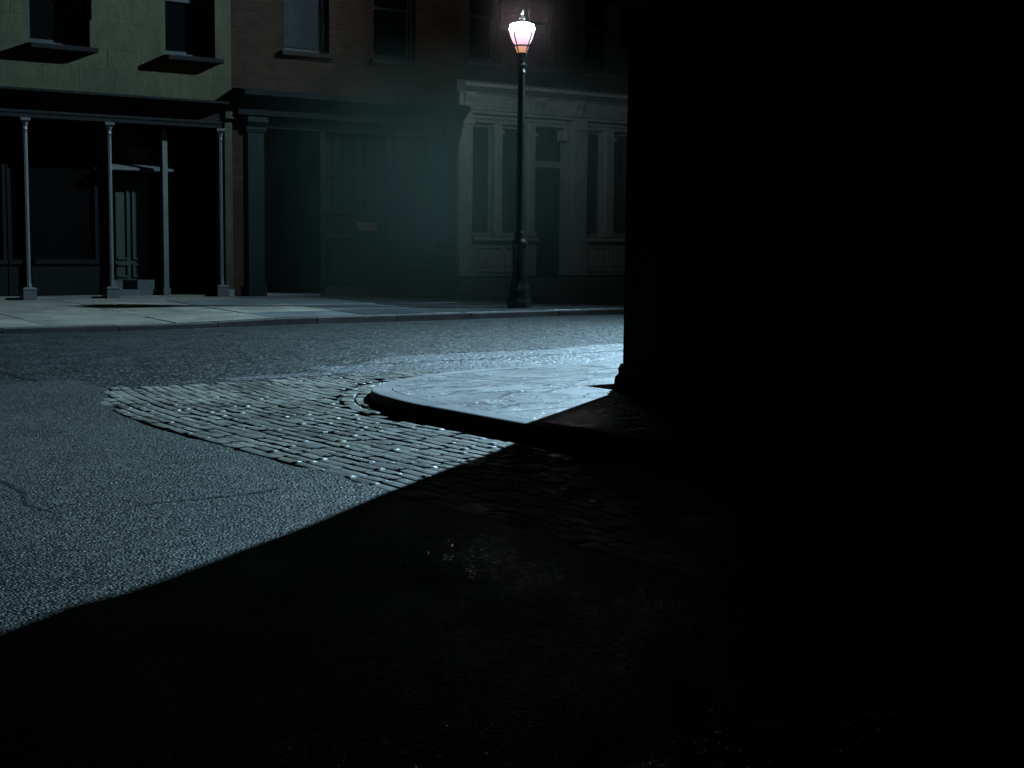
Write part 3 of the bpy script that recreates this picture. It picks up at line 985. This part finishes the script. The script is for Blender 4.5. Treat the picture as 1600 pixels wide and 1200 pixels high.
# doorway recess on the left
q = MB(); q.box(-4.17, -3.05, -1.3, -1.2, .05, 3.09); q.build('recess_wall', M['soot'], B2)
q = MB(); q.box(-4.06, -3.16, -1.198, -1.15, .20, 2.5); panel_board(q, -3.98, -3.24, .32, 1.1, -1.15); q.build('recessed_door', M['green_paint'], B2)
q = MB(); q.box(-4.17, -3.05, -1.198, -.03, -.05, .195); q.build('threshold', M['stone'], B2)
q = MB(); q.box(-3.045, -2.95, -1.2, -.03, .05, 3.085); q.build('recess_cheek', M['green_paint'], B2)
# boarded shop window with panelled riser
q = MB(); q.box(-2.945, -.425, -.30, -.14, .06, .30); q.build('plinth', M['brown_wood'], B2)
q = MB(); q.box(-2.945, -.425, -.30, -.16, .303, 1.18); q.build('stall_riser', M['green_paint'], B2)
for a in (-2.86, -2.04, -1.22):
    q = MB(); panel_board(q, a, a+.74, .42, 1.06, -.158, .025, .05); q.build('riser_panel', M['green_paint'], B2)
q = MB(); q.extrude_s([(-.3, 1.183), (-.09, 1.183), (-.09, 1.215), (-.12, 1.25), (-.3, 1.25)], -2.945, -.425); q.build('shop_sill', M['green_paint'], B2)
x = -2.945
while x < -.5:
    wd = min(.225, -.425-x)
    q = MB(); q.box(x+.004, x+wd-.004, -.30, -.20+random.uniform(-.006, .006), 1.253, 3.085, .008); q.build('shutter_board', M['green_paint'], B2)
    x += .225
q = MB(); q.box(-2.945, -.425, -.192, -.165, 2.30, 2.42); q.box(-2.945, -.425, -.192, -.165, 1.62, 1.72); q.build('shutter_bar', M['green_paint'], B2)
q = MB(); q.box(-2.21, -1.78, -.19, -.168, 1.34, 1.49); q.build('sign_plate', M['sign_paint'], B2)

# ================================================================== right building: pale painted shop front with a cornice, brick above
B3 = thing('grey_shopfront_building', 'dim building at right with a pale grey panelled wooden shop front and cornice', 'building', 3.5, 0.0)
S3L, S3R = -0.045, 9.5
w3 = [(.20, .95, 4.58, 6.35), (1.62, 2.36, 4.58, 6.35), (3.05, 3.85, 4.58, 6.35), (4.6, 5.4, 4.58, 6.35), (6.1, 6.9, 4.58, 6.35), (7.6, 8.4, 4.58, 6.35)]
body = MB()
wall_with_holes(body, S3L, S3R, 3.62, 8.8, -.06, -.42, w3)
body.box(S3L, S3R, -6, -5.7, 0, 8.8); body.box(S3L, S3L+.25, -5.7, -.425, 0, 8.8); body.box(S3R-.25, S3R, -5.7, -.425, 0, 8.8)
body.build('wall', M['brick_dark'], B3)
rf = MB(); rf.box(S3L, S3R, -6.05, -.425, 8.803, 8.95); rf.build('roof', M['soot'], B3)
fl = MB(); fl.box(S3L+.25, S3R-.25, -5.7, -.43, 3.62, 3.72); fl.build('floor_slab', M['soot'], B3)
co = MB(); co.extrude_s([(-.06, 8.3), (.08, 8.36), (.1, 8.55), (.28, 8.66), (.28, 8.8), (-.06, 8.8)], S3L, S3R); co.build('eaves_cornice', M['black_paint'], B3)
for h in w3:
    sash_window(B3, h[0]+.002, h[1]-.002, h[2]+.002, h[3]-.002, -.19, M['black_paint'], M['glass'])
    q = MB(); q.extrude_s([(-.19, 4.49), (.03, 4.49), (.03, 4.56), (-.19, 4.578)], h[0]-.08, h[1]+.08); q.build('window_sill', M['soot_stone'], B3)
GP = M['grey_paint']
q = MB(); q.extrude_s([(-.06, 3.97), (.05, 3.97), (.07, 4.0), (.12, 4.01), (.22, 4.06), (.27, 4.08), (.27, 4.135), (.25, 4.15), (-.06, 4.22)], S3L-.06, S3R); q.build('shop_cornice', GP, B3)
q = MB(); q.extrude_s([(-.42, 3.60), (.0, 3.60), (.0, 3.66), (.035, 3.67), (.035, 3.71), (.0, 3.73), (.0, 3.968), (-.42, 3.968)], S3L, S3R); q.build('frieze', GP, B3)
for a in (.30, 1.95, 3.10, 4.6, 6.1, 7.6):
    b = {.30: 1.62, 1.95: 2.62, 3.10: 4.42}.get(a, a+1.35)
    q = MB(); panel_board(q, a, b, 3.755, 3.945, .002, .02, .03); q.build('frieze_panel', GP, B3)
for a in (.02, 1.70, 2.72, 4.5, 7.5):
    q = MB(); q.extrude_s([(.0, 3.66), (.05, 3.66), (.07, 3.72), (.07, 3.80), (.13, 3.90), (.13, 3.968), (.0, 3.968)], a, a+.20); q.build('bracket', GP, B3)
q = MB(); q.extrude_s([(-.42, 3.44), (-.13, 3.44), (-.13, 3.5), (-.10, 3.52), (-.10, 3.597), (-.42, 3.597)], S3L+.30, S3R); q.build('window_head_rail', GP, B3)
def pier(a, b, p=0.0, z0=.48, z1=3.598, name='pilaster'):
    q = MB(); q.box(a, b, -.40, p, z0, z1, .012)
    q.box(a+.06, b-.06, p+.001, p+.016, 1.35, 3.36)
    o = q.build(name, GP, B3)
    q = MB(); q.extrude_s([(p+.001, 3.39), (p+.03, 3.39), (p+.03, 3.43), (p+.015, 3.45), (p+.001, 3.45)], a-.01, b+.01); q.build('pilaster_cap', GP, o)
    q = MB(); q.box(a-.015, b+.015, p+.001, p+.03, z0, 1.0, .008); q.build('pilaster_base', GP, o)
    return o
pier(S3L, .265); pier(2.72, 3.12); pier(4.5, 4.85); pier(7.5, 7.9)
def mull(a, b, p=-.08):
    q = MB(); q.box(a, b, -.32, p, 1.26, 3.438, .03); q.box(a-.02, b+.02, p-.2, p+.015, 3.24, 3.30); q.box(a-.02, b+.02, p-.2, p+.015, 1.262, 1.36); q.build('mullion', GP, B3)
mull(.86, 1.05); mull(1.66, 1.86); mull(3.66, 3.92); mull(5.6, 5.8); mull(6.5, 6.7)
for (a, b) in ((.268, .858), (1.052, 1.658), (3.122, 3.658), (3.922, 4.498), (4.852, 5.598), (5.802, 6.498), (6.702, 7.498)):
    f = MB(); f.box(a, b, -.30, -.25, 3.37, 3.437); f.box(a, a+.04, -.30, -.25, 1.27, 3.37); f.box(b-.04, b, -.30, -.25, 1.27, 3.37); f.box(a+.04, b-.04, -.30, -.25, 1.27, 1.33)
    sw = f.build('shop_window', GP, B3)
    g_ = MB(); g_.box(a+.03, b-.03, -.285, -.278, 1.30, 3.39); g_.build('pane', M['glass'], sw)
for (a, b) in ((.268, 1.86), (3.122, 4.498), (4.852, 7.498)):
    q = MB(); q.box(a, b, -.34, -.05, .482, 1.16); q.build('stall_riser', GP, B3)
    q = MB(); q.extrude_s([(-.30, 1.163), (.02, 1.163), (.05, 1.175), (.05, 1.215), (.02, 1.235), (-.30, 1.262)], a, b); q.build('shop_sill', GP, B3)
    n = 2 if b-a < 2 else 3
    for i in range(n):
        c0 = a + .05 + (b-a-.1)*i/n; c1 = a + .05 + (b-a-.1)*(i+1)/n - .05
        q = MB(); panel_board(q, c0, c1, .56, 1.08, -.049, .028, .05); q.build('riser_panel', GP, B3)
# entrance
q = MB(); q.box(1.862, 2.718, -.52, -.40, 2.66, 2.78); q.build('transom_bar', GP, B3)
q = MB(); q.box(1.93, 2.65, -.49, -.47, 2.79, 3.42); q.build('transom_light', M['glass'], B3)
q = MB(); q.box(1.90, 2.68, -.52, -.44, .50, 2.655); DO = q.build('shop_door', M['green_paint'], B3)
q = MB(); q.box(2.02, 2.56, -.438, -.43, 1.35, 2.52); q.build('door_pane', M['glass'], DO)
q = MB(); panel_board(q, 2.0, 2.58, .62, 1.2, -.439, .02, .04); q.build('door_panel', M['green_paint'], DO)
q = MB(); q.box(2.60, 2.719, -.36, -.10, 3.20, 3.438, .03); q.build('door_bracket', GP, B3)
# plinth
q = MB(); q.extrude_s([(-.40, .05), (.06, .05), (.06, .40), (.04, .415), (.04, .44), (-.40, .44)], S3L, S3R); q.build('plinth', M['stone'], B3)
q = MB(); q.box(S3L, S3R, -.40, .005, .442, .479); q.build('plinth_joint', M['black_paint'], B3)
q = MB(); q.box(S3L+.02, S3R, .062, .34, .03, .125, .02); q.build('plinth_step', M['stone'], B3)

# ================================================================== street lamp
LS, LP = -1.58, 3.97
LZ = zwalk(LS, LP)
LAMP = thing('street_lamp', 'lit street lamp with a glowing pink-white lantern on a dark iron post', 'street lamp', LS, LP)
LI = M['lamp_iron']
q = MB(); q.lathe(LS, LP, [(.205, LZ-.02), (.205, LZ+.10), (.19, LZ+.13), (.175, LZ+.20), (.165, LZ+.26), (.175, LZ+.28), (.175, LZ+.31), (.15, LZ+.36), (.135, LZ+.42)], 8)
q.build('base', LI, LAMP)
q = MB(); q.lathe(LS, LP, [(.125, LZ+.42), (.125, LZ+.50), (.115, LZ+.56), (.112, LZ+.95), (.118, LZ+1.0), (.13, LZ+1.03), (.13, LZ+1.06), (.10, LZ+1.10), (.085, LZ+1.14), (.095, LZ+1.18), (.07, LZ+1.24)], 20, .05)
q.build('pedestal', LI, LAMP, smooth=True)
q = MB(); q.lathe(LS, LP, [(.068, LZ+1.24), (.055, 3.86), (.07, 3.875), (.07, 3.90), (.055, 3.92), (.055, 3.97), (.085, 3.99), (.09, 4.01), (.055, 4.04), (.055, 4.09), (.085, 4.14), (.095, 4.20)], 20, .04)
q.build('post', LI, LAMP, smooth=True)
q = MB(); q.lathe(LS, LP, [(.072, 4.205), (.078, 4.21), (.104, 4.28), (.110, 4.298)], 20); q.build('lower_glass', M['globe'], LAMP, smooth=True)
q = MB(); q.lathe(LS, LP, [(.10, 4.30), (.130, 4.30), (.130, 4.322), (.11, 4.325)], 20); q.build('collar', LI, LAMP, smooth=True)
gp = [(.105, 4.326), (.135, 4.355), (.172, 4.43), (.194, 4.51), (.203, 4.57), (.200, 4.61), (.186, 4.645), (.15, 4.668), (.09, 4.676)]
q = MB(); q.lathe(LS, LP, gp, 28); q.build('lantern_globe', M['globe'], LAMP, smooth=True)
for k in range(4):
    a = R(165 + 90*k)
    pts = [(LS + (r+.009)*math.cos(a), LP + (r+.009)*math.sin(a), z) for r, z in [(.080, 4.21), (.113, 4.30)] + gp[1:]]
    q = MB(); q.tube(pts, .010, 6); q.build('rib', LI, LAMP, smooth=True)
q = MB(); q.lathe(LS, LP, [(.10, 4.672), (.105, 4.684), (.06, 4.70), (.03, 4.715), (.03, 4.725), (.052, 4.745), (.052, 4.765), (.025, 4.79), (.018, 4.805), (.032, 4.825), (.022, 4.85), (.006, 4.885)], 16); q.build('finial', LI, LAMP, smooth=True)

# ================================================================== corner building, near right, in deep shadow
CS, CP = -8.59, 14.62
B4 = thing('corner_building', 'black unlit building filling the right side, moulded cornice at its street corner', 'building', CS, CP)
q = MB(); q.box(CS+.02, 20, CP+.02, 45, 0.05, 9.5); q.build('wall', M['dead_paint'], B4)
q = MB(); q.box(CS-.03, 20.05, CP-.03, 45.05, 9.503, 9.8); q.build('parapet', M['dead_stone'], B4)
def ring_mould(name, prof, mat, p_end=32.0, s_end=14.0):
    """profile (out, z) carried round the street corner: along the side street and along the main road"""
    mb = MB()
    rows = [[], [], []]
    for (o, z) in prof:
        rows[0].append(mb.bm.verts.new((CS-o, p_end, z)))
        rows[1].append(mb.bm.verts.new((CS-o, CP-o, z)))
        rows[2].append(mb.bm.verts.new((s_end, CP-o, z)))
    n = len(prof)
    for r in range(2):
        for i in range(n):
            j = (i+1) % n
            mb.face([rows[r][i], rows[r][j], rows[r+1][j], rows[r+1][i]])
    mb.face(rows[0]); mb.face(rows[2][::-1])
    return mb.build(name, mat, B4)
ring_mould('base_moulding', [(-.018, .05), (.045, .05), (.045, .17), (.04, .20), (.022, .225), (.026, .26), (.012, .30), (-.018, .30)], M['dead_stone'])
ring_mould('shop_cornice', [(-.018, 2.58), (.005, 2.58), (.01, 2.62), (.04, 2.66), (.045, 2.93), (.07, 2.95), (.115, 2.985), (.115, 3.02), (.04, 3.05), (-.018, 3.07)], M['dead_paint'])
q = MB(); q.box(CS, CS+.36, CP, CP+.36, .302, 2.578, 0); q.build('corner_pilaster', M['dead_paint'], B4)
for i in range(5):
    a = CP + .62 + i*2.3
    q = MB(); q.box(CS+.002, CS+.018, a+1.75, a+2.1, .302, 2.578); q.build('pilaster', M['dead_paint'], B4)
    f = MB(); f.box(CS+.004, CS+.018, a, a+1.55, .302, .80); f.box(CS+.004, CS+.018, a, a+.07, .80, 2.5); f.box(CS+.004, CS+.018, a+1.48, a+1.55, .80, 2.5); f.box(CS+.004, CS+.018, a+.07, a+1.48, 2.43, 2.5)
    sw = f.build('shop_window', M['dead_paint'], B4)
    g_ = MB(); g_.box(CS+.009, CS+.018, a+.06, a+1.49, .79, 2.44); g_.build('pane', M['dead_glass'], sw)

# ================================================================== steam drifting along the fronts
def steam_mat():
    m = bpy.data.materials.new('drifting_steam')
    m.use_nodes = True
    nt = m.node_tree
    nt.nodes.remove(nt.nodes["Principled BSDF"])
    out = nt.nodes["Material Output"]
    t = NT(nt)
    pv = t.n("ShaderNodeVolumePrincipled")
    pv.inputs["Color"].default_value = (0.66, 0.95, 0.86, 1)
    pv.inputs["Anisotropy"].default_value = 0.0
    sep = t.n("ShaderNodeSeparateXYZ"); t.l(t.co, sep.inputs[0])
    def bell(sock, c, w):
        a = t.math('DIVIDE', t.math('SUBTRACT', sock, c), w)
        return t.math('POWER', t.math('MAXIMUM', t.math('SUBTRACT', 1.0, t.math('MULTIPLY', a, a)), 0.0), 1.8)
    d = t.math('MULTIPLY', bell(sep.outputs[0], STEAM_C[0], STEAM_W[0]), bell(sep.outputs[1], STEAM_C[1], STEAM_W[1]))
    d = t.math('MULTIPLY', d, bell(sep.outputs[2], STEAM_C[2], STEAM_W[2]))
    nz = t.ramp(t.noise(0.55, 3, 0.5), [(0.25, 0.35), (0.75, 1.0)])
    d = t.math('MULTIPLY', d, nz)
    # pink-tinted haze added round the lantern to imitate its red halo
    v = t.math('MULTIPLY', bell(sep.outputs[0], -1.58, 0.9), t.math('MULTIPLY', bell(sep.outputs[1], -3.97, 0.72), bell(sep.outputs[2], 4.5, 0.9)))
    d = t.math('ADD', d, t.math('MULTIPLY', v, 0.30))
    t.l(t.mix(t.ramp(v, [(0.0, 0.0), (0.25, 1.0)]), (0.70, 0.97, 0.76), (0.95, 0.58, 0.56)), pv.inputs['Color'])
    t.l(t.math('MULTIPLY', d, STEAM_D), pv.inputs["Density"])
    t.l(pv.outputs[0], out.inputs["Volume"])
    return m
STEAM_C = (0.7, -2.4, 1.45); STEAM_W = (6.8, 2.4, 3.2); STEAM_D = 0.072
q = MB(); q.box(STEAM_C[0]-STEAM_W[0]+.5, STEAM_C[0]+STEAM_W[0]-.5, 0.42, 4.72, 0.14, 6.0)
st = q.build('mist', steam_mat()); st['kind'] = 'stuff'; st['label'] = 'greenish mist hanging before the dark fronts behind the street lamp'
